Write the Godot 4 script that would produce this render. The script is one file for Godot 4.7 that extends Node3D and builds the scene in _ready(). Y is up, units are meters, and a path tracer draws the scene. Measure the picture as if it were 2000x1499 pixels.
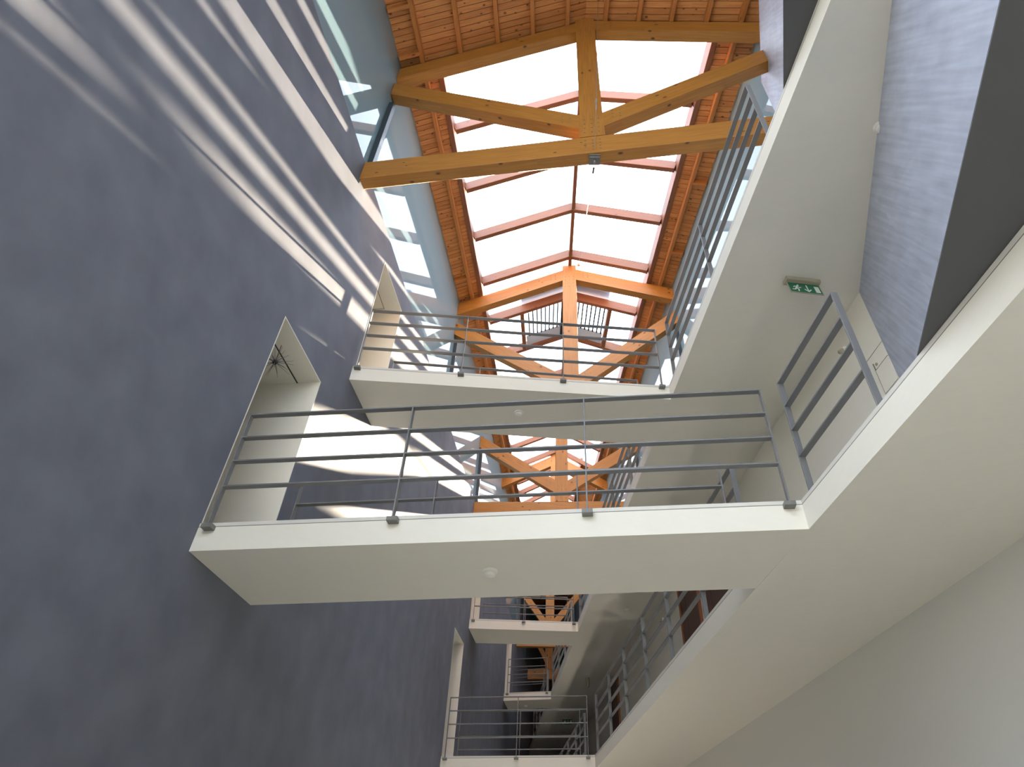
extends Node3D
# A tall tapering atrium seen from its floor: plaster wall on the left, two galleries on the right, footbridges, timber trusses and a skylight.
# Units are metres; the eye is the origin, the floor lies 1.2 m below it.

const FLOOR := -1.2
const B0 := 2.1      # underside of the lower gallery
const B1 := 2.331    # its floor
const C0 := 5.254    # underside of the upper gallery
const C1 := 5.486    # its floor
const WT := 8.21     # top of the plaster walls
const RF := 0.528    # where the ridge lies between left and right wall
const LO := Vector2(-2.779, -4.439)
const LU := Vector2(0.0595, -0.99823)
const LN := Vector2(0.99823, 0.0595)
const RO := Vector2(1.777, -4.07)
const RU := Vector2(-0.11412, -0.99347)
const RN := Vector2(0.99347, -0.11412)
const RW := 1.59     # back wall behind the galleries
const FRONT := -9.5  # station where the hall ends behind the eye
const BACK := 31.0   # station of the far end

var org := Vector3.ZERO
var names := {}
var M := {}
var rng := RandomNumberGenerator.new()

func _ready():
	# ---- camera, sky, sun, exposure
	var cam := Camera3D.new()
	cam.name = "camera"
	cam.near = 0.1
	cam.far = 200.0
	var fpx := 1229.3
	cam.projection = Camera3D.PROJECTION_FRUSTUM
	cam.keep_aspect = Camera3D.KEEP_HEIGHT
	cam.size = 1499.0 / fpx * 0.1
	cam.frustum_offset = Vector2(-90.6 / fpx * 0.1, 0.0)
	cam.rotation_degrees = Vector3(40.32, 0, 0)
	add_child(cam)
	cam.current = true
	var we := WorldEnvironment.new()
	we.name = "environment"
	var env := Environment.new()
	var sky := Sky.new()
	var sm := ProceduralSkyMaterial.new()
	sm.sky_top_color = Color(0.86, 0.92, 1.0)
	sm.sky_horizon_color = Color(0.98, 0.98, 0.97)
	sm.ground_bottom_color = Color(0.45, 0.43, 0.40)
	sm.ground_horizon_color = Color(0.62, 0.61, 0.58)
	sm.sun_angle_max = 1.0
	sky.sky_material = sm
	env.sky = sky
	env.background_mode = Environment.BG_SKY
	env.background_energy_multiplier = 7.0
	env.tonemap_mode = Environment.TONE_MAPPER_LINEAR
	env.tonemap_exposure = 1.16
	env.sdfgi_enabled = true
	env.ssao_enabled = true
	env.ssil_enabled = true
	we.environment = env
	add_child(we)
	var sun := DirectionalLight3D.new()
	sun.name = "sun"
	sun.sky_mode = DirectionalLight3D.SKY_MODE_LIGHT_ONLY
	sun.light_energy = 33.0
	sun.light_color = Color(1.0, 0.93, 0.82)
	sun.light_angular_distance = 0.45
	sun.shadow_enabled = true
	var k := 8.5
	var m := 4.33
	var d2: Vector2 = -LU * k - LN
	add_child(sun)
	sun.look_at_from_position(Vector3.ZERO, Vector3(d2.x, -m, d2.y), Vector3.UP)

	rng.seed = 7
	make_materials()
	shell()
	galleries()
	bridges()
	railings()
	roof()
	trusses()
	small_things()

# ---------------------------------------------------------------- helpers
func L3(s: float, y: float, d := 0.0) -> Vector3:
	var p: Vector2 = LO + LU * s + LN * d
	return Vector3(p.x, y, p.y)

func R3(s: float, y: float, d := 0.0) -> Vector3:
	var p: Vector2 = RO + RU * s + RN * d
	return Vector3(p.x, y, p.y)

func numbered(called: String) -> String:
	if not names.has(called):
		names[called] = 0
		return called
	names[called] += 1
	return "%s_%03d" % [called, names[called]]

func tag(o: Node, label: String, category: String, group := "", kind := ""):
	if label: o.set_meta("label", label)
	if category: o.set_meta("category", category)
	if group: o.set_meta("group", group)
	if kind: o.set_meta("kind", kind)

func thing(called: String, label: String, category: String, at := Vector3.ZERO, group := "", kind := "") -> Node3D:
	var o := Node3D.new()
	o.name = numbered(called)
	o.position = at
	add_child(o)
	tag(o, label, category, group, kind)
	org = at
	return o

func st() -> SurfaceTool:
	var s := SurfaceTool.new()
	s.begin(Mesh.PRIMITIVE_TRIANGLES)
	return s

func part(called: String, s: SurfaceTool, mat: Material, parent: Node, kind := "", label := "") -> MeshInstance3D:
	var o := MeshInstance3D.new()
	o.name = called
	o.mesh = s.commit()
	o.material_override = mat
	parent.add_child(o, true)
	if kind: o.set_meta("kind", kind)
	if label: o.set_meta("label", label)
	return o

# one flat convex face, wound so that it looks away from c
func face(s: SurfaceTool, pts: Array, c: Vector3, ua: Vector3, uo := Vector2.ZERO):
	var n := Vector3.ZERO
	for i in pts.size():
		n += (pts[i] as Vector3).cross(pts[(i + 1) % pts.size()])
	if n.length() < 1e-12: return
	n = n.normalized()
	var mid := Vector3.ZERO
	for p in pts: mid += p
	mid /= pts.size()
	var flip := n.dot(mid - c) < 0
	if flip: n = -n
	var u := ua - n * ua.dot(n)
	if u.length() < 0.2:
		u = Vector3.UP - n * n.y
		if u.length() < 0.2: u = Vector3.RIGHT
	u = u.normalized()
	var v := n.cross(u)
	var order: Array = pts.duplicate()
	if not flip: order.reverse()   # clockwise seen from outside
	for i in range(1, order.size() - 1):
		for p in [order[0], order[i], order[i + 1]]:
			s.set_normal(n)
			s.set_uv(Vector2(u.dot(p), v.dot(p)) + uo)
			s.add_vertex(p - org)

# a solid between two matching outlines
func solid(s: SurfaceTool, a: Array, b: Array, ua := Vector3.RIGHT):
	var c := Vector3.ZERO
	for p in a: c += p
	for p in b: c += p
	c /= a.size() + b.size()
	var uo := Vector2(rng.randf() * 9.0, rng.randf() * 9.0)
	face(s, a, c, ua, uo)
	face(s, b, c, ua, uo)
	for i in a.size():
		var j := (i + 1) % a.size()
		face(s, [a[i], a[j], b[j], b[i]], c, ua, uo)

# plan outline between two heights
func slab(s: SurfaceTool, plan: Array, y0: float, y1: float, ua := Vector3.RIGHT):
	var a := []
	var b := []
	for p in plan:
		a.append(Vector3(p.x, y0, p.y))
		b.append(Vector3(p.x, y1, p.y))
	solid(s, a, b, ua)

# straight member: w across, h along up, edges chamfered by ch; (ox, oy) moves the section
func beam(s: SurfaceTool, p0: Vector3, p1: Vector3, up: Vector3, w: float, h: float, ch := 0.0, ox := 0.0, oy := 0.0):
	var d := (p1 - p0).normalized()
	var side := d.cross(up).normalized()
	var u := side.cross(d).normalized()
	var q := [Vector2(-w / 2, -h / 2), Vector2(w / 2, -h / 2), Vector2(w / 2, h / 2), Vector2(-w / 2, h / 2)]
	if ch > 0:
		q = [Vector2(-w / 2 + ch, -h / 2), Vector2(w / 2 - ch, -h / 2), Vector2(w / 2, -h / 2 + ch), Vector2(w / 2, h / 2 - ch), Vector2(w / 2 - ch, h / 2), Vector2(-w / 2 + ch, h / 2), Vector2(-w / 2, h / 2 - ch), Vector2(-w / 2, -h / 2 + ch)]
	var a := []
	var b := []
	for e in q:
		var o: Vector3 = side * (e.x + ox) + u * (e.y + oy)
		a.append(p0 + o)
		b.append(p1 + o)
	solid(s, a, b, d)

# turned profile (radius, height) pairs along an axis
func lathe(s: SurfaceTool, at: Vector3, axis: Vector3, prof: Array, n := 24):
	var t := axis.cross(Vector3.RIGHT if absf(axis.x) < 0.9 else Vector3.UP).normalized()
	var b := axis.cross(t)
	for i in n:
		var a0 := TAU * i / n
		var a1 := TAU * (i + 1) / n
		var e0 := t * cos(a0) + b * sin(a0)
		var e1 := t * cos(a1) + b * sin(a1)
		for j in prof.size() - 1:
			var r0: float = prof[j].x
			var r1: float = prof[j + 1].x
			var c0: Vector3 = at + axis * prof[j].y
			var c1: Vector3 = at + axis * prof[j + 1].y
			var dv := Vector2(prof[j + 1].y - prof[j].y, prof[j].x - prof[j + 1].x).normalized()
			var n0 := (e0 * dv.x + axis * dv.y).normalized()
			var n1 := (e1 * dv.x + axis * dv.y).normalized()
			var quad := [[c0 + e0 * r0, n0], [c0 + e1 * r0, n1], [c1 + e1 * r1, n1], [c1 + e0 * r1, n0]]
			for t3 in [[0, 2, 1], [0, 3, 2]]:
				for q in t3:
					s.set_normal(quad[q][1])
					s.set_uv(Vector2(0, 0))
					s.add_vertex(quad[q][0] - org)

# ---------------------------------------------------------------- materials
func noise(sd: int, freq: float, oct := 3) -> FastNoiseLite:
	var n := FastNoiseLite.new()
	n.seed = sd
	n.noise_type = FastNoiseLite.TYPE_SIMPLEX_SMOOTH
	n.frequency = freq
	n.fractal_octaves = oct
	return n

func wood_texture(sd: int, dark: Color, light: Color, knots: int, w := 512, h := 256, lamella := 0) -> ImageTexture:
	var img := Image.create(w, h, false, Image.FORMAT_RGB8)
	var a := noise(sd, 1.0, 3)
	var r := RandomNumberGenerator.new()
	r.seed = sd
	var ks := []
	for i in knots: ks.append([Vector2(r.randf() * w, r.randf() * h), r.randf_range(2.5, 5.0)])
	for y in h:
		for x in w:
			var v := 0.5 + 0.38 * a.get_noise_2d(x * 0.006, y * 0.09) + 0.16 * a.get_noise_2d(x * 0.012 + 80.0, y * 0.35)
			if lamella > 0 and y % lamella < 1: v -= 0.12
			var c := dark.lerp(light, clampf(v, 0, 1))
			for kn in ks:
				var dx := absf(x - kn[0].x)
				var dy := absf(y - kn[0].y)
				if dx < 30 and dy < 12:
					var q := Vector2(dx / (kn[1] * 1.5), dy / kn[1]).length()
					c = c.lerp(Color(dark.r * 0.42, dark.g * 0.36, dark.b * 0.32), clampf(1.35 - q, 0, 1) * 0.9)
			img.set_pixel(x, y, c)
	img.generate_mipmaps()
	return ImageTexture.create_from_image(img)

# cloudy plaster drawn with strokes that lean by ang
func plaster_texture(sd: int, base: Color, cloud: float, stroke: float, ang: float, n := 512) -> ImageTexture:
	var img := Image.create(n, n, false, Image.FORMAT_RGB8)
	var a := noise(sd, 1.0, 4)
	var ca := cos(ang)
	var sa := sin(ang)
	for y in n:
		for x in n:
			# wraps: blend of two samples would cost twice; a mirrored read keeps the seams soft
			var px := absf(fmod(x * 2.0, n * 2.0) - n)
			var py := absf(fmod(y * 2.0, n * 2.0) - n)
			var v := a.get_noise_2d(px * 0.009, py * 0.009) * cloud
			v += a.get_noise_2d((x * ca + y * sa) * 0.006 + 300.0, (y * ca - x * sa) * 0.11) * stroke
			img.set_pixel(x, y, Color(base.r * (1 + v), base.g * (1 + v), base.b * (1 + v * 0.9)))
	img.generate_mipmaps()
	return ImageTexture.create_from_image(img)

func mat(called: String, c: Color, rough := 0.6, metal := 0.0, spec := 0.5) -> StandardMaterial3D:
	var m := StandardMaterial3D.new()
	m.resource_name = called
	m.albedo_color = c
	m.roughness = rough
	m.metallic = metal
	m.metallic_specular = spec
	M[called] = m
	return m

func tri(m: StandardMaterial3D, t: Texture2D, scale: float):
	m.albedo_texture = t
	m.albedo_color = Color.WHITE
	m.uv1_triplanar = true
	m.uv1_world_triplanar = true
	m.uv1_scale = Vector3(scale, scale, scale)

func make_materials():
	tri(mat("blue_plaster", Color.WHITE, 0.75, 0.0, 0.35), plaster_texture(3, Color8(108, 111, 121), 0.10, 0.01, 1.1), 0.16)
	tri(mat("pale_plaster", Color.WHITE, 0.5), plaster_texture(5, Color8(176, 182, 198), 0.06, 0.13, 2.03), 0.3)
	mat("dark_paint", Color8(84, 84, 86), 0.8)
	tri(mat("white_paint", Color.WHITE, 0.7), plaster_texture(9, Color8(224, 220, 207), 0.006, 0.006, 0.3), 0.4)
	mat("grey_wall", Color8(205, 203, 196), 0.8)
	mat("floor_finish", Color8(206, 203, 194), 0.6)
	mat("recess", Color8(120, 118, 112), 0.9)
	mat("ground_floor", Color8(206, 200, 188), 0.6)
	mat("steel", Color8(112, 112, 112), 0.45, 0.1)
	mat("bracket_steel", Color8(112, 112, 108), 0.5, 0.1)
	mat("black", Color8(26, 27, 30), 0.5)
	mat("mullion", Color8(52, 66, 76), 0.4)
	mat("dark_glass", Color8(126, 152, 162), 0.03, 0.0, 0.3)
	mat("door_wood", Color8(88, 58, 48), 0.5)
	mat("jamb_wood", Color8(150, 92, 56), 0.5)
	mat("plastic", Color8(232, 230, 222), 0.4)
	mat("sensor_grey", Color8(168, 160, 140), 0.5)
	mat("lid", Color8(118, 138, 178), 0.5, 0.0)
	mat("lid_glass", Color8(196, 214, 235), 0.2)
	var g := mat("pane", Color(0.95, 0.98, 1.0, 0.08), 0.0)
	g.transparency = BaseMaterial3D.TRANSPARENCY_ALPHA
	var pl := []
	for i in 3:
		var m := mat("plank_%d" % i, Color.WHITE, 0.55)
		m.albedo_texture = wood_texture(21 + i, [Color8(172, 108, 56), Color8(180, 114, 60), Color8(162, 100, 52)][i], [Color8(226, 164, 98), Color8(230, 170, 104), Color8(216, 152, 88)][i], 22)
		m.uv1_scale = Vector3(0.5, 1.1, 1)
	var b := mat("glulam", Color.WHITE, 0.5)
	b.albedo_texture = wood_texture(31, Color8(150, 98, 38), Color8(186, 132, 58), 9, 512, 256, 52)
	b.uv1_scale = Vector3(0.4, 1.0, 1)
	b = mat("purlin", Color.WHITE, 0.55)
	b.albedo_texture = wood_texture(41, Color8(164, 100, 48), Color8(206, 140, 74), 6)
	b.uv1_scale = Vector3(0.4, 1.4, 1)
	b = mat("bar_wood", Color.WHITE, 0.55)
	b.albedo_texture = wood_texture(51, Color8(114, 70, 44), Color8(144, 96, 64), 4)
	b.uv1_scale = Vector3(0.4, 1.4, 1)
	mat("bolt", Color8(150, 128, 92), 0.45, 0.3)
	mat("cable_steel", Color8(150, 150, 150), 0.4, 0.5)

# ---------------------------------------------------------------- roof surface
func right_station(s: float) -> float:
	var t := [[-10.0, -11.1], [0.36, -0.2], [5.97, 5.7], [10.0, 10.2], [14.19, 14.66], [20.0, 20.4], [24.6, 24.9], [40.0, 40.6]]
	for i in t.size() - 1:
		if s <= t[i + 1][0]:
			return lerpf(t[i][1], t[i + 1][1], (s - t[i][0]) / (t[i + 1][0] - t[i][0]))
	return s

func eave_left(s: float) -> float: return 11.365 + 0.022 * s
func eave_right(s: float) -> float: return 11.37 + 0.02 * s
func ridge(s: float) -> float: return 12.42 + 0.018 * s

# a point of the roof's underside: station along the left wall, share of the way across
func rp(s: float, f: float, dy := 0.0) -> Vector3:
	var a := L3(s, 0)
	var b := R3(right_station(s), 0, 1.6)
	var p := a.lerp(b, f)
	var y := lerpf(eave_left(s), ridge(s), f / RF) if f < RF else lerpf(ridge(s), eave_right(s), (f - RF) / (1 - RF))
	return Vector3(p.x, y + dy, p.z)

# ---------------------------------------------------------------- walls, floor, glazing
const DOORS := [[0.0, 1.04, B1, 4.67], [1.75, 2.78, C1, 7.715], [9.3, 10.38, B1, 4.76], [10.84, 12.0, C1, 7.72], [17.5, 18.75, C1, 7.72]]

func lbox(s: SurfaceTool, s0: float, s1: float, y0: float, y1: float, d0: float, d1: float):
	var q := []
	for y in [y0, y1]:
		q.append([L3(s0, y, d0), L3(s1, y, d0), L3(s1, y, d1), L3(s0, y, d1)])
	solid(s, q[0], q[1], Vector3(LU.x, 0, LU.y))

func rbox(s: SurfaceTool, s0: float, s1: float, y0: float, y1: float, d0: float, d1: float):
	var q := []
	for y in [y0, y1]:
		q.append([R3(s0, y, d0), R3(s1, y, d0), R3(s1, y, d1), R3(s0, y, d1)])
	solid(s, q[0], q[1], Vector3(RU.x, 0, RU.y))

func shell():
	var f := thing("floor", "pale floor at the bottom of the atrium", "floor", Vector3(0, FLOOR, 0), "", "structure")
	var s := st()
	slab(s, [Vector2(-9, 8), Vector2(9, 8), Vector2(9, -40), Vector2(-9, -40)], FLOOR - 0.3, FLOOR)
	part("screed", s, M.ground_floor, f)

	# the left wall, cut by the doorways of the footbridges
	var w := thing("wall_left", "tall grey blue plaster wall crossed by streaks of sunlight", "wall", L3(0, FLOOR), "", "structure")
	s = st()
	var at := -3.6
	var cuts := [[0.0, 1.04], [1.75, 2.78], [9.3, 10.38], [10.84, 12.0], [17.5, 18.75]]
	for i in cuts.size():
		var c = cuts[i]
		lbox(s, at, c[0], FLOOR, WT, -0.26, 0)
		lbox(s, c[0], c[1], FLOOR, DOORS[i][2], -0.26, 0)
		lbox(s, c[0], c[1], DOORS[i][3], WT, -0.26, 0)
		at = c[1]
	lbox(s, at, BACK, FLOOR, WT, -0.26, 0)
	part("plaster", s, M.blue_plaster, w)
	s = st()
	lbox(s, -3.6, BACK, WT, 12.3, -0.4, -0.05)
	part("upper_wall", s, M.dark_paint, w)

	# door linings and the white lobbies behind them
	var where := ["at the left end of the lower near footbridge, starburst lamp inside", "at the left end of the sunlit upper footbridge", "at the left end of the lowest far footbridge", "at the left end of the second upper footbridge", "at the left end of the farthest upper footbridge"]
	for i in DOORS.size():
		var q = DOORS[i]
		var o := thing("door_%d" % (i + 1), "tall white lined wall opening " + where[i], "doorway", L3(q[0], q[2]), "", "structure")
		for e in 2:
			s = st()
			var j: float = [q[0], q[1]][e]
			var sg: float = [1.0, -1.0][e]
			lbox(s, j, j + sg * 0.012, q[2], q[3], -0.262, 0.002)
			part("jamb", s, M.white_paint, o)
		s = st()
		lbox(s, q[0] + 0.012, q[1] - 0.012, q[3] - 0.012, q[3], -0.262, 0.002)
		part("head_lining", s, M.white_paint, o)
		s = st()
		var y: float = q[3] - 0.012
		lbox(s, q[0] - 1.6, q[1] + 0.4, y, y + 0.15, -3.2, -0.262)
		part("lobby_ceiling", s, M.white_paint, o)
		s = st()
		lbox(s, q[0] - 1.6, q[1] + 0.4, q[2] - 0.2, q[2], -3.2, -0.262)
		lbox(s, q[0], q[1], q[2] - 0.01, q[2] + 0.001, -0.262, 0.0)
		part("lobby_floor", s, M.floor_finish, o)
		s = st()
		lbox(s, q[1] - 0.012, q[1] + 0.2, q[2], y, -3.2, -0.262)
		lbox(s, q[0] - 1.7, q[0] - 1.6, q[2], y, -3.2, -0.262)
		lbox(s, q[0] - 1.7, q[1] + 0.2, q[2], y, -3.3, -3.2)
		lbox(s, q[0] - 1.6, q[0], q[2], y, -0.32, -0.262)
		part("lobby_wall", s, M.white_paint, o)
		if i == 0:
			s = st()
			lbox(s, 0.36, q[1] - 0.012, y - 0.004, y, -0.272, -0.257)
			part("track_slot", s, M.black, o, "", "black slot in the ceiling")
		if i == 1:
			s = st()
			lbox(s, q[0] + 0.5, q[1] - 0.07, y - 0.003, y, -0.275, -0.268)
			lbox(s, q[1] - 0.075, q[1] - 0.07, y - 0.003, y, -0.5, -0.268)
			part("hatch_joint", s, M.black, o, "", "thin dark joint of a ceiling hatch")

	# right hand wall behind the galleries
	w = thing("wall_right", "pale grey wall behind and below the galleries", "wall", R3(0, FLOOR, RW), "", "structure")
	s = st()
	rbox(s, FRONT, BACK, FLOOR, B0, RW, RW + 0.3)
	part("ground_storey_wall", s, M.grey_wall, w)
	s = st()
	rbox(s, FRONT, BACK, B1, WT, RW, RW + 0.3)
	part("gallery_wall", s, M.white_paint, w)
	s = st()
	rbox(s, FRONT, BACK, WT, 12.3, RW + 0.07, RW + 0.4)
	part("upper_wall", s, M.dark_paint, w)

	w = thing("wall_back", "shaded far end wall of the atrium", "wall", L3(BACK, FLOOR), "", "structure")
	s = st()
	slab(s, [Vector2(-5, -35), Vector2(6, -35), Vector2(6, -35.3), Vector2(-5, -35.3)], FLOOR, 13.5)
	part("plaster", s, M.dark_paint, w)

	# glazed end behind the eye
	w = thing("wall_front", "glazed end wall behind the viewer", "wall", Vector3(0, FLOOR, 5.2), "", "structure")
	s = st()
	beam(s, Vector3(-4.2, 2.0, 5.2), Vector3(6.5, 2.0, 5.2), Vector3.UP, 0.3, 6.4)
	part("plinth", s, M.white_paint, w)
	s = st()
	for x in [-3.4, -1.7, 0.0, 1.7, 3.4, 5.2]: beam(s, Vector3(x, 5.2, 5.2), Vector3(x, 12.6, 5.2), Vector3.BACK, 0.1, 0.15, 0.01)
	for y in [5.3, WT]: beam(s, Vector3(-4, y, 5.2), Vector3(6, y, 5.2), Vector3.UP, 0.1, 0.15, 0.01)
	part("frame", s, M.mullion, w)
	for i in 5:
		s = st()
		beam(s, Vector3([-2.55, -0.85, 0.85, 2.55, 4.3][i], 5.25, 5.2), Vector3([-2.55, -0.85, 0.85, 2.55, 4.3][i], 12.4, 5.2), Vector3.BACK, 1.6, 0.01)
		part("pane", s, M.pane, w)

	w = thing("window_4", "tall side window behind the viewer", "window", L3(-6.8, FLOOR), "", "structure")
	s = st()
	for v in [-9.4, -7.5, -5.6, -3.65]: beam(s, L3(v, FLOOR), L3(v, eave_left(v), 0.0), Vector3(LN.x, 0, LN.y), 0.1, 0.15, 0.01)
	for y in [B0 + 0.1, C0 + 0.1, WT]: beam(s, L3(-9.4, y), L3(-3.65, y), Vector3.UP, 0.1, 0.12, 0.01)
	part("frame", s, M.mullion, w)
	for v in [-9.35, -7.45, -5.55]:
		s = st()
		lbox(s, v, v + 1.8, FLOOR, 11.1, -0.005, 0.005)
		part("pane", s, M.pane, w)

	# clerestories: tinted panes between the trusses
	var stops := [-9.2, -3.6, 0.40, 6.03, 10.06, 14.22, 20.15, 24.45, BACK]
	for side in 2:
		w = thing("window_%d" % (side + 1), ["band of tinted glass above the grey blue wall on the left", "band of tinted glass above the upper gallery on the right"][side], "window", L3(0, WT) if side == 0 else R3(0, WT, 1.6), "", "structure")
		for i in stops.size() - 1:
			if side == 0 and i == 0: continue
			var a: float = stops[i]
			var b: float = stops[i + 1]
			s = st()
			if side == 0:
				solid(s, [L3(a, WT), L3(b, WT), L3(b, eave_left(b) + 0.06), L3(a, eave_left(a) + 0.06)], [L3(a, WT, -0.03), L3(b, WT, -0.03), L3(b, eave_left(b) + 0.06, -0.03), L3(a, eave_left(a) + 0.06, -0.03)])
			else:
				a = right_station(a)
				b = right_station(b)
				solid(s, [R3(a, WT, 1.6), R3(b, WT, 1.6), R3(b, eave_right(b) + 0.06, 1.6), R3(a, eave_right(a) + 0.06, 1.6)], [R3(a, WT, 1.63), R3(b, WT, 1.63), R3(b, eave_right(b) + 0.06, 1.63), R3(a, eave_right(a) + 0.06, 1.63)])
			part("pane", s, M.dark_glass, w)
			if i > 1 and i < 7:
				s = st()
				a = stops[i] + 0.06
				if side == 0: beam(s, L3(a, WT, 0.04), L3(a, eave_left(a) - 1.25, 0.04), Vector3(LN.x, 0, LN.y), 0.1 if i == 2 else 0.045, 0.08, 0.004)
				else:
					a = right_station(stops[i]) + 0.06
					beam(s, R3(a, WT, 1.56), R3(a, eave_right(a) - 1.25, 1.56), Vector3(RN.x, 0, RN.y), 0.1 if i == 2 else 0.045, 0.08, 0.004)
				part("mullion", s, M.mullion, w)

# ---------------------------------------------------------------- galleries
func deck(o: Node, plan: Array, y0: float, y1: float):
	var s := st()
	slab(s, plan, y0, y1 - 0.036)
	part("slab", s, M.white_paint, o)
	# the joint under the floor finish is set back a little
	var mid := Vector2.ZERO
	for p in plan: mid += p
	mid /= plan.size()
	var inner := []
	for p in plan: inner.append(p + (mid - p).normalized() * 0.008)
	s = st()
	slab(s, inner, y1 - 0.036, y1 - 0.03)
	part("joint", s, M.recess, o)
	s = st()
	slab(s, plan, y1 - 0.03, y1)
	part("floor_finish", s, M.floor_finish, o)

func galleries():
	for i in 2:
		var y0: float = [B0, C0][i]
		var y1: float = [B1, C1][i]
		var o := thing("gallery", ["lower gallery slab with white edge along the right wall", "upper gallery slab with white edge along the right wall"][i], "gallery", R3(0, y0, 0.8), "", "structure")
		deck(o, [rp2(FRONT, 0), rp2(BACK, 0), rp2(BACK, RW), rp2(FRONT, RW)], y0, y1)
	# skewed wall that stands on both galleries, and the skewed landings in front of it
	var a := Vector2(3.32, -4.66)
	var u := Vector2(0.2687, -0.9632)
	var n := Vector2(0.9632, 0.2687)
	var w := thing("wall_angled", "pale brushed plaster wall standing askew on the two galleries", "wall", Vector3(a.x, B1, a.y), "", "structure")
	for i in 2:
		var s := st()
		slab(s, [a, a - u * 5.4, a - u * 5.4 + n * 0.25, a + n * 0.06], [B1, C1][i], [C0, 10.42][i])
		part("plaster", s, M.pale_plaster, w)
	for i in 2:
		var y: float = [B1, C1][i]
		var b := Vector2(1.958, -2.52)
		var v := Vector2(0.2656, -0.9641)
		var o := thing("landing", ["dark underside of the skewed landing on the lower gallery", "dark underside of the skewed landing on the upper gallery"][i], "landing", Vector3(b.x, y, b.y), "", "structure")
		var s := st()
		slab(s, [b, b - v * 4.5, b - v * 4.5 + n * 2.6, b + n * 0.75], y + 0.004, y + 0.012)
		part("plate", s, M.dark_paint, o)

func rp2(s: float, d: float) -> Vector2: return RO + RU * s + RN * d
func lp2(s: float, d := 0.0) -> Vector2: return LO + LU * s + LN * d

const BR := [
	["white footbridge nearest above, with four rails and a smoke detector below", Vector2(-2.779, -4.425), Vector2(1.777, -4.07), Vector2(1.653, -5.127), Vector2(-2.716, -5.497), 0],
	["white upper footbridge in full sun below the trusses", Vector2(-2.684, -6.11), Vector2(1.50, -6.517), Vector2(1.375, -7.58), Vector2(-2.622, -7.11), 1],
	["pale lower footbridge at the bottom of the view", Vector2(-2.236, -13.681), Vector2(0.688, -13.55), Vector2(0.57, -14.62), Vector2(-2.17, -14.72), 0],
	["narrow white upper footbridge before the fifth truss, three posts on its front", Vector2(-2.137, -15.214), Vector2(0.474, -15.443), Vector2(0.356, -16.46), Vector2(-2.074, -16.271), 1],
	["smallest white upper footbridge, the farthest of all", Vector2(-1.744, -21.802), Vector2(-0.236, -21.606), Vector2(-0.36, -22.7), Vector2(-1.673, -22.99), 1]]

func bridges():
	for q in BR:
		var y0: float = [B0, C0][q[5]]
		var y1: float = [B1, C1][q[5]]
		var o := thing("footbridge", q[0], "footbridge", Vector3(q[1].x, y0, q[1].y), "footbridges across the atrium")
		deck(o, [q[1], q[2], q[3], q[4]], y0, y1)

# ---------------------------------------------------------------- railings
# flat bars on edge-fixed posts; a and b are plan points of the slab edge, out points away from the floor
func railing(label: String, a: Vector2, b: Vector2, out: Vector2, y: float, posts: Array, group: String, off := 0.032):
	var d := (b - a).normalized()
	var p0: Vector2 = a + d * posts[0] + out * off
	var o := thing("railing", label, "railing", Vector3(p0.x, y, p0.y), group)
	var d3 := Vector3(d.x, 0, d.y)
	var o3 := Vector3(out.x, 0, out.y)
	var q0: Vector3 = Vector3(a.x, 0, a.y) + d3 * (posts[0] - 0.005) + o3 * off
	var q1: Vector3 = Vector3(a.x, 0, a.y) + d3 * (posts[-1] + 0.005) + o3 * off
	for h in [1.015, 0.775, 0.537, 0.297]:
		var s := st()
		beam(s, q0 + Vector3.UP * (y + h), q1 + Vector3.UP * (y + h), Vector3.UP, 0.052, 0.013, 0.0015)
		part("rail", s, M.steel, o)
	for t in posts:
		var c: Vector3 = Vector3(a.x, 0, a.y) + d3 * t + o3 * off
		var s := st()
		beam(s, c + Vector3.UP * (y - 0.03 if off > 0 else y), c + Vector3.UP * (y + 1.02), o3, 0.012, 0.05, 0.0015)
		part("post", s, M.steel, o)
		if off < 0: continue
		s = st()
		beam(s, c + Vector3.UP * (y - 0.05) - d3 * 0.04 - o3 * 0.005, c + Vector3.UP * (y - 0.05) + d3 * 0.04 - o3 * 0.005, Vector3.UP, 0.075, 0.036, 0.003)
		part("bracket", s, M.bracket_steel, o)

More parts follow.
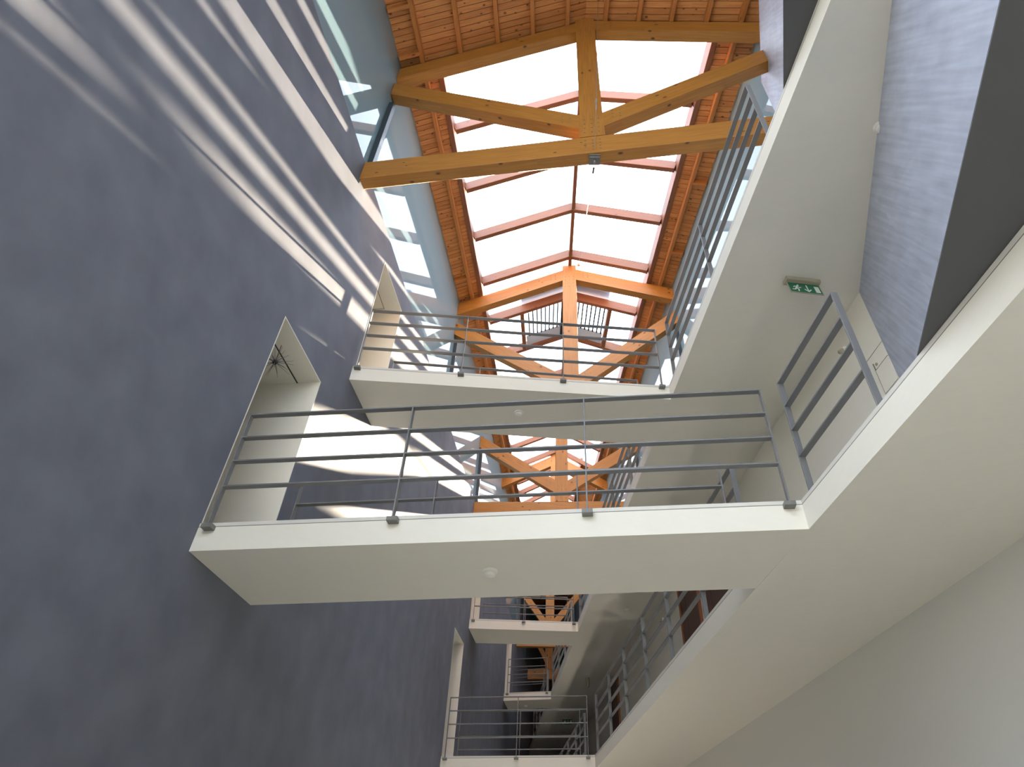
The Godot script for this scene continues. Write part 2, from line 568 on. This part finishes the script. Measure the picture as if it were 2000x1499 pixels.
func railings():
	var gb := "flat bar railings of the footbridges"
	var gg := "flat bar railings along the gallery edges"
	var specs := [
		[[0.10, 1.565, 3.03, 4.47], [0.11, 1.48, 2.87, 4.26]],
		[[0.075, 1.408, 2.758, 4.093], [0.1, 1.42, 2.72, 3.9]],
		[[0.09, 1.444, 2.80], [0.1, 1.37, 2.62]],
		[[0.09, 1.30, 2.52], [0.1, 1.22, 2.32]],
		[[0.11, 1.39], [0.1, 1.2]]]
	var who := ["the nearest footbridge", "the sunlit upper footbridge", "the lowest far footbridge", "the narrow second footbridge", "the farthest footbridge"]
	for i in BR.size():
		var q = BR[i]
		var y: float = [B1, C1][q[5]]
		for e in 2:
			var a: Vector2 = q[2] if e == 0 else q[3]   # counted from the gallery end
			var b: Vector2 = q[1] if e == 0 else q[4]
			var d := (b - a).normalized()
			var out := Vector2(-d.y, d.x) if e == 0 else Vector2(d.y, -d.x)
			if e == 0 and out.y < 0: out = -out
			if e == 1 and out.y > 0: out = -out
			var len := a.distance_to(b)
			var ps: Array = specs[i][e].duplicate()
			if i > 0:
				ps = []
				for t in specs[i][e]: ps.append(len - t)
				ps.reverse()
			railing(("grey four bar railing on the front edge of " if e == 0 else "grey four bar railing on the rear edge of ") + who[i], a, b, out, y, ps, gb)
	var runs := [
		[0, [-1.118, -0.13], "short grey railing with two posts beside the angled wall, lower gallery"],
		[0, [1.12, 2.44, 3.82, 5.15, 6.57, 7.95, 9.36], "long grey railing before the brown doors on the lower gallery"],
		[0, [10.9, 12.3, 13.7, 15.1, 16.5, 17.9, 19.3, 20.7], "grey railing behind the bottom footbridge, farthest on the lower gallery"],
		[1, [-1.145, 0.57, 2.26], "grey railing seen steeply from below at the right truss end, upper gallery"],
		[1, [3.65, 5.07, 6.63, 8.1, 9.6, 11.2], "grey upper gallery railing behind the sunlit footbridge"],
		[1, [12.75, 14.2, 15.7, 17.3], "grey upper gallery railing behind the narrow second footbridge"],
		[1, [19.0, 20.4, 21.8, 23.2, 24.6], "dark distant upper gallery railing beyond the farthest footbridge"]]
	for r in runs:
		var a := rp2(0, 0)
		railing(r[2], a, rp2(1, 0), -RN, [B1, C1][r[0]], r[1], gg, -0.03)

# ---------------------------------------------------------------- roof
const SKY0 := 0.111
const SKY1 := 0.886
const SKY2 := 0.75    # the skylight is narrower on the right beyond the fourth truss
const BARS := [1.79, 3.11, 4.38, 5.72, 7.03, 8.42, 9.95, 10.98, 12.0, 12.95, 14.15, 15.2, 16.0, 16.9, 18.45, 18.78, 20.4]
const PURL := [0.063, 0.169, 0.275, 0.375, 0.475, 0.585, 0.677, 0.765, 0.857, 0.944]

func roof_piece(s: SurfaceTool, s0: float, s1: float, f0: float, f1: float, lo: float, hi: float):
	var a := []
	var b := []
	for e in [[s0, f0], [s1, f0], [s1, f1], [s0, f1]]:
		a.append(rp(e[0], e[1], lo))
		b.append(rp(e[0], e[1], hi))
	solid(s, a, b, rp(s0, f1) - rp(s0, f0))

func roof():
	var c := thing("ceiling", "sloping timber boarded ceiling on both sides of the skylight", "ceiling", rp(0, 0), "", "structure")
	# the weather tight deck over the boards
	var s := st()
	for q in [[FRONT, 0.42, -0.02, RF], [FRONT, 0.42, RF, 1.02], [0.42, 20.5, -0.02, SKY0 - 0.01], [0.42, 14.17, SKY1 + 0.01, 1.02], [14.17, 20.5, SKY2 + 0.01, 1.02], [20.5, BACK, -0.02, RF], [20.5, BACK, RF, 1.02]]:
		var n := int(ceil((q[1] - q[0]) / 2.0))
		for i in n: roof_piece(s, lerpf(q[0], q[1], float(i) / n), lerpf(q[0], q[1], float(i + 1) / n), q[2], q[3], 0.035, 0.2)
	part("roof_deck", s, M.dark_paint, c)
	# single boards where they can be told apart
	var t := -2.0
	var i := 0
	while t < 7.0:
		var w := 0.1
		var cut: float = SKY0 if t > 0.42 else RF
		var cut2: float = SKY1 if t > 0.42 else RF
		for side in 2:
			s = st()
			var dz := rng.randf_range(0.0, 0.006)
			roof_piece(s, t, t + w - 0.009, 0.0 if side == 0 else cut2, cut if side == 0 else 1.0, dz, 0.035)
			part("plank", s, M["plank_%d" % (rng.randi() % 3)], c)
		t += w
		i += 1
	s = st()
	while t < 29.0:
		var cut: float = SKY0 if t < 20.5 else RF
		var cut2: float = (SKY1 if t < 14.17 else SKY2) if t < 20.5 else RF
		roof_piece(s, t, t + 0.091, 0.0, cut, 0, 0.035)
		roof_piece(s, t, t + 0.091, cut2, 1.0, 0, 0.035)
		t += 0.1
	part("far_planks", s, M.plank_0, c, "stuff")
	# short blocking pieces against the walls
	for q in [[-0.55, 0], [0.2, 0], [5.3, 0], [2.5, 1], [3.3, 1], [5.0, 1], [9.0, 0], [9.2, 1]]:
		s = st()
		if q[1] == 0: beam(s, rp(q[0], 0.002, -0.06), rp(q[0], 0.058, -0.06), Vector3.UP, 0.06, 0.13)
		else: beam(s, rp(q[0], 0.95, -0.06), rp(q[0], 0.998, -0.06), Vector3.UP, 0.06, 0.13)
		part("blocking", s, M.purlin, c)

	# purlins: one straight length per bay
	var ord := ["first", "second", "third", "fourth", "fifth"]
	for j in PURL.size():
		var f: float = PURL[j]
		var side := "left" if f < RF else "right"
		var nth: String = ord[j] if f < RF else ord[9 - j]
		var o := thing("purlin", "orange timber purlin, %s one up from the %s clerestory" % [nth, side], "purlin", rp(-1.0, f), "purlins under the boarded ceiling")
		var spans := [[-2.0, 0.36]]
		if f < SKY0 or f > SKY1: spans = [[-2.0, 0.36], [0.5, 5.97], [6.12, 10.0], [10.15, 14.19], [14.34, 19.9]]
		for q in spans:
			s = st()
			beam(s, rp(q[0], f, -0.065), rp(q[1], f, -0.065), Vector3.UP, 0.075, 0.13, 0.006)
			part("length", s, M.purlin, o)

	# the skylight
	var k := thing("window_3", "long ridge skylight of clear panes between brown bars", "skylight", rp(0.5, RF), "", "structure")
	for f in [SKY0, SKY1]:
		for q in [[0.42, 5.97], [5.97, 10.0], [10.0, 14.17], [14.17, 20.5]]:
			s = st()
			var g: float = f + (-0.008 if f < RF else 0.008)
			if q[0] > 14.0 and f > RF: g = SKY2 + 0.01
			beam(s, rp(q[0], g, 0.1), rp(q[1], g, 0.1), Vector3.UP, 0.1, 0.34, 0.006)
			part("trimmer", s, M.bar_wood, k)
	for e in [[0.0, RF], [RF, 1.0]]:
		s = st()
		beam(s, rp(0.46, e[0], 0.065), rp(0.46, e[1], 0.065), Vector3.UP, 0.1, 0.385)
		part("header", s, M.bar_wood, k)
	for q in [[0.5, 5.97], [5.97, 10.0], [10.0, 14.19], [14.19, 20.5]]:
		s = st()
		if q[0] < 14.0: beam(s, rp(q[0], RF, 0.1), rp(q[1], RF, 0.1), Vector3.UP, 0.08, 0.27, 0.006)
		else: beam(s, rp(q[0], RF, 0.2), rp(q[1], RF, 0.2), Vector3.UP, 0.05, 0.09, 0.006)
		part("ridge_bar", s, M.bar_wood, k)
	for b in BARS:
		for e in [[SKY0, RF], [RF, SKY1 if b < 14.5 else SKY2]]:
			s = st()
			var tall := 0.27 if b < 9.0 else 0.17
			beam(s, rp(b, e[0], tall / 2 - 0.03), rp(b, e[1], tall / 2 - 0.03), Vector3.UP, 0.1, tall, 0.006)
			part("glazing_bar", s, M.bar_wood, k)
	var stops := [0.42] + BARS
	for n in stops.size() - 1:
		var a: float = stops[n]
		var b: float = stops[n + 1]
		for e in [[SKY0, RF], [RF, SKY1 if b < 14.5 else SKY2]]:
			if n == 5: continue   # the vent opens here
			s = st()
			roof_piece(s, a + 0.005, b - 0.005, e[0], e[1], 0.245, 0.257)
			part("pane", s, M.pane, k)
	for e in [[SKY0, 0.3], [0.74, SKY1]]:
		s = st()
		roof_piece(s, BARS[4] + 0.005, BARS[5] - 0.005, e[0], e[1], 0.245, 0.257)
		part("pane", s, M.pane, k)

	vent(7.03, 8.42, "louvred smoke vent with upright slats behind the second truss")

func vent(a: float, b: float, label: String):
	var v := thing("smoke_vent", label, "vent", rp(a, RF))
	var s: SurfaceTool
	for f in [0.285, 0.75]:
		s = st()
		beam(s, rp(a + 0.05, f, 0.06), rp(b - 0.05, f, 0.06), Vector3.UP, 0.1, 0.2, 0.005)
		part("side_frame", s, M.bar_wood, v)
	s = st()
	beam(s, rp(a + 0.05, RF - 0.02, 0.1), rp(b - 0.05, RF - 0.02, 0.1), Vector3.UP, 0.12, 0.16, 0.005)
	part("centre_frame", s, M.black, v)
	for i in 16:
		var f: float = 0.318 + 0.0225 * i if i < 8 else 0.568 + 0.0225 * (i - 8)
		s = st()
		beam(s, rp(a + 0.06, f, 0.07), rp(b - 0.4, f, 0.07), Vector3.UP, 0.034, 0.05)
		part("slat", s, M.black, v)
	for e in [[0.3, 0.5], [0.545, 0.735]]:
		s = st()
		roof_piece(s, b - 0.42, b - 0.06, e[0], e[1], 0.06, 0.1)
		part("tray", s, M.lid_glass, v, "", "pale grey tray below the slats")
		# raised lids on the roof, in front of the slats
		s = st()
		roof_piece(s, a - 0.62, a + 0.02, e[0] - 0.02, e[1] + 0.01, 0.3, 0.36)
		part("lid", s, M.lid, v, "", "blue grey vent lid lying on the glass")

# ---------------------------------------------------------------- trusses
func bolts(s: SurfaceTool, at: Vector3, u: Vector3, v: Vector3, out: Vector3, nu: int, nv: int, du: float, dv: float):
	for i in nu:
		for j in nv:
			lathe(s, at + u * (i - (nu - 1) / 2.0) * du + v * (j - (nv - 1) / 2.0) * dv, out, [Vector2(0.013, 0), Vector2(0.011, 0.006), Vector2(0.0, 0.007)], 8)

func truss(label: String, s: float, kx: float, ylow: float, dl: float, dr: float, split := false):
	var a := L3(s, 0, 0.005)
	var b := R3(right_station(s), 0, 1.595)
	var d := (b - a).normalized()
	var back := Vector3(d.z, 0, -d.x)
	if back.z > 0: back = -back
	var w := 0.18
	var mid := back * (w / 2)
	var len := a.distance_to(b)
	var o := thing("roof_truss", label, "truss", a + Vector3.UP * ylow, "timber roof trusses")
	var P := func(x: float, y: float) -> Vector3: return a + d * x + Vector3.UP * y + mid
	var q := st()
	var top := ylow + 0.413
	beam(q, P.call(0.0, ylow + 0.2065), P.call(len, ylow + 0.2065), Vector3.UP, w, 0.413, 0.008)
	part("bottom_chord", q, M.glulam, o)
	var apex := ridge(s) - 0.13
	var kb := top + 0.002
	q = st()
	# king post, a little wider at its foot
	var f0: Array = [P.call(kx - 0.18, kb) - mid, P.call(kx + 0.18, kb) - mid, P.call(kx + 0.165, kb + 0.75) - mid, P.call(kx + 0.165, apex + 0.1) - mid, P.call(kx - 0.165, apex + 0.1) - mid, P.call(kx - 0.165, kb + 0.75) - mid]
	var f1 := []
	for p in f0: f1.append(p + back * (w + 0.004))
	for i in f0.size(): f0[i] -= back * 0.004
	solid(q, f0, f1, Vector3.UP)
	part("king_post", q, M.glulam, o)
	# rafters and diagonals: parallelograms with upright ends
	var quad := func(x0: float, y0: float, x1: float, y1: float, h: float, called: String):
		var z := st()
		var g: Array = [P.call(x0, y0 - h) - mid, P.call(x1, y1 - h) - mid, P.call(x1, y1) - mid, P.call(x0, y0) - mid]
		var r := []
		for p in g: r.append(p + back * w)
		solid(z, g, r, P.call(x1, y1) - P.call(x0, y0))
		part(called, z, M.glulam, o)
	var kl := kx - 0.165
	var kr := kx + 0.165
	var fl := kl / kx
	quad.call(0.0, eave_left(s) - 0.13, kl, lerpf(eave_left(s) - 0.13, apex, fl), 0.385, "rafter")
	var fr := 0.165 / (len - kx)
	quad.call(kr, lerpf(apex, eave_right(s) - 0.13, fr), len, eave_right(s) - 0.13, 0.385, "rafter")
	quad.call(0.0, dl, kl, top + 0.64, 0.39, "diagonal")
	quad.call(kr, top + 0.64, len, dr, 0.39, "diagonal")
	q = st()
	var fo := -back
	bolts(q, P.call(kx, top + 0.3) - mid - back * 0.004, d, Vector3.UP, fo, 3, 4, 0.1, 0.12)
	bolts(q, P.call(kx, apex - 0.5) - mid - back * 0.004, d, Vector3.UP, fo, 3, 4, 0.1, 0.12)
	bolts(q, P.call(kx, ylow + 0.2) - mid, d, Vector3.UP, fo, 3, 4, 0.1, 0.08)
	for e in [-1.0, 1.0]:
		bolts(q, P.call(kx + e * 0.36, top + 0.58) - mid, d, Vector3.UP, fo, 2, 3, 0.11, 0.09)
		bolts(q, P.call(kx + e * 0.4, apex - 0.31) - mid, d, Vector3.UP, fo, 2, 3, 0.11, 0.07)
	part("bolt_heads", q, M.bolt, o, "stuff")

func trusses():
	truss("nearest roof truss, spanning just below the boarded ceiling", 0.36, 3.245, 7.796, 10.70, 10.36)
	truss("second roof truss, its king post before the smoke vent", 5.97, 2.70, 7.8, 10.72, 10.65)
	truss("third roof truss, framed between the two nearest footbridges", 10.0, 2.27, 7.8, 10.31, 10.2)
	truss("fourth roof truss, half hidden behind the third one", 14.19, 1.83, 7.8, 10.4, 10.4)
	truss("fifth roof truss, above the narrow second upper footbridge", 20.1, 1.25, 7.8, 10.3, 10.3)
	truss("farthest roof truss, above the farthest footbridge", 24.4, 0.92, 7.8, 10.3, 10.3)

# ---------------------------------------------------------------- small things
func door(n: int, s0: float, s1: float, label: String):
	var o := thing("door_%d" % n, label, "door", R3(s0, B1, RW), "", "structure")
	var s := st()
	rbox(s, s0 + 0.05, s1 - 0.05, B1, C0 - 0.02, RW - 0.03, RW - 0.002)
	part("door_leaf", s, M.door_wood, o)
	s = st()
	rbox(s, s0, s0 + 0.05, B1, C0 - 0.02, RW - 0.05, RW - 0.002)
	rbox(s, s1 - 0.05, s1, B1, C0 - 0.02, RW - 0.05, RW - 0.002)
	part("jamb", s, M.jamb_wood, o)
	s = st()
	rbox(s, s1 - 0.4, s1 - 0.39, B1, C0 - 0.03, RW - 0.032, RW - 0.028)
	part("leaf_joint", s, M.black, o)

func detector(label: String, at: Vector3):
	var o := thing("smoke_detector", label, "detector", at, "round white smoke detectors")
	var s := st()
	lathe(s, at, Vector3.DOWN, [Vector2(0.058, 0), Vector2(0.058, 0.016), Vector2(0.052, 0.02), Vector2(0.0, 0.02)])
	part("base", s, M.plastic, o)
	s = st()
	lathe(s, at, Vector3.DOWN, [Vector2(0.043, 0.02), Vector2(0.043, 0.034), Vector2(0.036, 0.046), Vector2(0.0, 0.05)])
	part("cap", s, M.plastic, o)

func sign_texture() -> ImageTexture:
	var img := Image.create(256, 112, false, Image.FORMAT_RGB8)
	var green := Color8(28, 104, 76)
	var white := Color8(226, 232, 222)
	img.fill(green)
	img.fill_rect(Rect2i(206, 22, 38, 76), white)
	var strokes := [
		[Vector2(66, 40), Vector2(54, 62), 8.0], [Vector2(54, 62), Vector2(70, 74), 5.5], [Vector2(70, 74), Vector2(66, 96), 5.0], [Vector2(54, 62), Vector2(42, 80), 5.5], [Vector2(42, 80), Vector2(22, 80), 4.5],
		[Vector2(66, 40), Vector2(46, 40), 4.0], [Vector2(46, 40), Vector2(36, 52), 4.0], [Vector2(66, 42), Vector2(80, 56), 4.0], [Vector2(80, 56), Vector2(94, 50), 4.0],
		[Vector2(146, 20), Vector2(146, 92), 5.5], [Vector2(146, 94), Vector2(122, 70), 5.5], [Vector2(146, 94), Vector2(170, 70), 5.5]]
	for y in 112:
		for x in 256:
			var p := Vector2(x, y)
			if p.distance_to(Vector2(76, 26)) < 9.0: img.set_pixel(x, y, white)
			for q in strokes:
				if p.distance_to(Geometry2D.get_closest_point_to_segment(p, q[0], q[1])) < q[2]: img.set_pixel(x, y, white)
	img.generate_mipmaps()
	return ImageTexture.create_from_image(img)

func exit_sign(label: String, a: Vector3, b: Vector3):
	var mid := (a + b) / 2
	var d := (b - a).normalized()
	var n := Vector3(-d.z, 0, d.x)
	if n.z < 0: n = -n
	var o := thing("exit_sign", label, "exit sign", mid, "green emergency exit signs")
	var s := st()
	var w := a.distance_to(b)
	beam(s, a + Vector3.DOWN * 0.025, b + Vector3.DOWN * 0.025, Vector3.UP, 0.1, 0.05, 0.006)
	part("housing", s, M.sensor_grey, o)
	s = st()
	var e0 := a + d * 0.005 + Vector3.DOWN * 0.05
	var e1 := b - d * 0.005 + Vector3.DOWN * 0.05
	var dn := (Vector3.DOWN + n * 0.12).normalized()
	solid(s, [e0 - n * 0.004, e1 - n * 0.004, e1 + n * 0.004, e0 + n * 0.004], [e0 - n * 0.004 + dn * 0.185, e1 - n * 0.004 + dn * 0.185, e1 + n * 0.004 + dn * 0.185, e0 + n * 0.004 + dn * 0.185])
	part("plate", s, M.sensor_grey, o)
	s = st()
	var c := [e0 + n * 0.006 + d * 0.008 + dn * 0.008, e1 + n * 0.006 - d * 0.008 + dn * 0.008, e1 + n * 0.006 - d * 0.008 + dn * 0.175, e0 + n * 0.006 + d * 0.008 + dn * 0.175]
	var uv := [Vector2(0, 0), Vector2(1, 0), Vector2(1, 1), Vector2(0, 1)]
	for t in [[0, 1, 2], [0, 2, 3]]:
		for i in t:
			s.set_normal(n)
			s.set_uv(uv[i])
			s.add_vertex(c[i] - org)
	part("pictogram", s, M.sign, o, "", "green face with running figure, arrow and door")

func wall_sensor(label: String, s0: float, y: float):
	var at := R3(s0, y, RW)
	var o := thing("motion_sensor", label, "sensor", at, "small motion sensors on the gallery wall")
	var n := Vector3(-RN.x, 0, -RN.y)
	var s := st()
	lathe(s, at, n, [Vector2(0.045, 0), Vector2(0.045, 0.02), Vector2(0.03, 0.03), Vector2(0.0, 0.03)], 16)
	part("base", s, M.plastic, o)
	s = st()
	lathe(s, at + n * 0.03, (n + Vector3.DOWN * 0.8).normalized(), [Vector2(0.028, 0), Vector2(0.03, 0.05), Vector2(0.02, 0.065), Vector2(0.0, 0.068)], 16)
	part("head", s, M.sensor_grey, o)

func uplight(label: String, at: Vector3, e: float):
	var o := thing("floor_uplight", label, "floor light", at, "round uplights set in the floor")
	var s := st()
	lathe(s, at, Vector3.UP, [Vector2(0.2, 0.0), Vector2(0.2, 0.02), Vector2(0.16, 0.03), Vector2(0.15, 0.02)], 24)
	part("rim", s, M.steel, o)
	s = st()
	lathe(s, at, Vector3.UP, [Vector2(0.15, 0.02), Vector2(0.0, 0.021)], 24)
	part("lamp_glass", s, M.lamp, o)
	var l := SpotLight3D.new()
	l.name = "beam"
	l.position = Vector3(0, 0.06, 0)
	l.rotation_degrees = Vector3(90, 0, 0)
	l.spot_angle = 72.0
	l.spot_range = 60.0
	l.spot_attenuation = 2.0
	l.spot_angle_attenuation = 0.6
	l.light_energy = e
	l.light_color = Color(1.0, 0.96, 0.9)
	l.light_size = 0.15
	l.shadow_enabled = true
	o.add_child(l)

func small_things():
	var lm := mat("lamp", Color8(250, 240, 220), 0.4)
	lm.emission_enabled = true
	lm.emission = Color(1.0, 0.93, 0.82)
	lm.emission_energy_multiplier = 3.0
	uplight("round floor uplight in front of the nearest footbridge, below the view", Vector3(0.2, FLOOR, -2.0), 1.0)
	uplight("round floor uplight behind the nearest footbridge, below the view", Vector3(-0.3, FLOOR, -8.6), 2.4)
	uplight("round floor uplight before the lower far footbridge, below the view", Vector3(-0.6, FLOOR, -12.2), 2.8)
	uplight("round floor uplight behind the lower far footbridge, below the view", Vector3(-0.7, FLOOR, -17.8), 5.0)
	var sm := mat("sign", Color.WHITE, 0.4)
	sm.albedo_texture = sign_texture()
	door(6, 6.96, 8.15, "dark brown door behind the lower gallery railing, just past the nearest footbridge")
	door(7, 14.65, 15.88, "narrow looking dark brown door at the far end of the lower gallery")
	door(8, 5.2, 6.72, "brown door mostly hidden above the nearest footbridge, only its jamb showing")
	detector("white smoke detector under the nearest footbridge", Vector3(-0.539, B0, -4.77))
	detector("white smoke detector under the sunlit upper footbridge", Vector3(-0.542, C0, -6.80))
	detector("white smoke detector on the upper gallery soffit beyond the nearest footbridge", Vector3(1.539, C0, -14.0))
	detector("white smoke detector half hidden by the angled wall", Vector3(2.80, C0, -2.73))
	detector("tiny white smoke detector under the farthest footbridge", Vector3(-1.059, C0, -22.39))
	exit_sign("green exit sign on the gallery soffit near the angled wall", Vector3(2.438, C0, -4.445), Vector3(2.816, C0, -4.50))
	exit_sign("distant green exit sign seen through the bottom railing", Vector3(0.13, C0, -23.97), Vector3(0.48, C0, -23.98))
	wall_sensor("beige motion sensor above the short railing beside the angled wall", 0.95, 4.9)
	wall_sensor("small motion sensor on the wall left of the nearest brown door", 9.53, 4.92)

	var at := Vector3(0.831, C0, -19.29)
	var o := thing("ceiling_light", "grey cylinder light on the far upper gallery soffit", "ceiling light", at)
	var s := st()
	lathe(s, at, Vector3.DOWN, [Vector2(0.06, 0), Vector2(0.06, 0.24), Vector2(0.05, 0.245)])
	part("body", s, M.sensor_grey, o)
	s = st()
	lathe(s, at, Vector3.DOWN, [Vector2(0.05, 0.235), Vector2(0.0, 0.236)])
	part("lens", s, M.plastic, o)

	# flush hatch in the gallery wall
	o = thing("wall_hatch", "flush white hatch with a small lock beside the angled wall", "hatch", R3(0.42, B1, RW))
	s = st()
	rbox(s, 0.385, 0.62, 4.0, 4.30, RW - 0.012, RW - 0.001)
	part("door", s, M.white_paint, o)
	s = st()
	rbox(s, 0.385, 0.72, 4.50, 4.504, RW - 0.003, RW - 0.001)
	rbox(s, 0.385, 0.62, 4.302, 4.306, RW - 0.013, RW - 0.001)
	rbox(s, 0.621, 0.625, 4.0, 4.40, RW - 0.013, RW - 0.001)
	part("joint", s, M.recess, o)
	s = st()
	lathe(s, R3(0.58, 4.36, RW), Vector3(-RN.x, 0, -RN.y), [Vector2(0.016, 0), Vector2(0.016, 0.012), Vector2(0, 0.014)], 12)
	part("lock", s, M.sensor_grey, o)

	# spiky lamp inside the near doorway
	at = Vector3(-2.956, 4.42, -4.86)
	o = thing("starburst_lamp", "dark spiky starburst lamp hanging inside the doorway of the nearest footbridge", "lamp", at)
	s = st()
	lathe(s, at, Vector3.UP, [Vector2(0, -0.03), Vector2(0.021, -0.021), Vector2(0.03, 0), Vector2(0.021, 0.021), Vector2(0, 0.03)], 12)
	part("core", s, M.black, o)
	s = st()
	lathe(s, at, Vector3.UP, [Vector2(0.003, 0.02), Vector2(0.003, 0.238)], 6)
	part("cord", s, M.black, o)
	for i in 26:
		var z: float = 1.0 - 2.0 * (i + 0.5) / 26.0
		var a: float = i * 2.39996
		var dir := Vector3(sqrt(1 - z * z) * cos(a), z * 0.8, sqrt(1 - z * z) * sin(a)).normalized()
		var l: float = 0.16 + 0.05 * rng.randf()
		s = st()
		lathe(s, at, dir, [Vector2(0.0042, 0.02), Vector2(0.0012, l), Vector2(0, l + 0.001)], 5)
		part("spike", s, M.steel, o)

	# tensioned cable along the roof
	var p0 := Vector3(0.694, 12.25, -4.054)
	var p1 := Vector3(0.486, 7.775, -4.51)
	var p2 := Vector3(0.507, 12.40, -10.05)
	o = thing("pulley_box", "small grey steel box under the chord of the nearest truss", "box", p1)
	s = st()
	beam(s, p1 + Vector3(-0.075, 0.01, 0.0), p1 + Vector3(0.075, 0.01, 0.0), Vector3.UP, 0.15, 0.02, 0.003)
	beam(s, p1 + Vector3(-0.07, -0.005, 0.05), p1 + Vector3(0.07, -0.005, 0.05), Vector3.UP, 0.01, 0.05, 0.002)
	part("plate", s, M.bracket_steel, o)
	s = st()
	lathe(s, p1, Vector3.DOWN, [Vector2(0.02, 0), Vector2(0.02, 0.05), Vector2(0.012, 0.06), Vector2(0, 0.06)], 12)
	part("eye", s, M.cable_steel, o)
	o = thing("cable", "thin steel cable passing the nearest king post and running back to the second truss", "cable", p1)
	var run := func(a: Vector3, b: Vector3, r: float) -> SurfaceTool:
		var z := st()
		lathe(z, a, (b - a).normalized(), [Vector2(r, 0), Vector2(r, a.distance_to(b))], 6)
		return z
	var pf := p1 + Vector3(0, 0.0, 0.16)
	part("front_length", run.call(p0, pf, 0.0045), M.cable_steel, o)
	part("rear_length", run.call(p1 + Vector3.DOWN * 0.05, p2, 0.003), M.cable_steel, o)
	var tb := p0.lerp(pf, 0.72)
	var dir := (pf - p0).normalized()
	s = st()
	lathe(s, tb, dir, [Vector2(0.004, 0), Vector2(0.014, 0.04), Vector2(0.014, 0.1), Vector2(0.005, 0.14), Vector2(0.01, 0.17), Vector2(0.01, 0.3), Vector2(0.003, 0.33)], 10)
	part("turnbuckle", s, M.cable_steel, o)
	var dr := (p2 - p1).normalized()
	s = st()
	for i in 5: lathe(s, p1 + Vector3.DOWN * 0.05 + dr * (0.22 + 0.045 * i), dr, [Vector2(0, 0), Vector2(0.014, 0.012), Vector2(0.014, 0.028), Vector2(0, 0.04)], 8)
	part("bead", s, M.black, o)
	o = thing("round_detector", "small round detector at the top of the second truss beside its king post", "detector", p2)
	s = st()
	lathe(s, p2 + Vector3.UP * 0.03, Vector3.DOWN, [Vector2(0.045, 0), Vector2(0.045, 0.03), Vector2(0.03, 0.05), Vector2(0, 0.05)], 16)
	part("body", s, M.plastic, o)
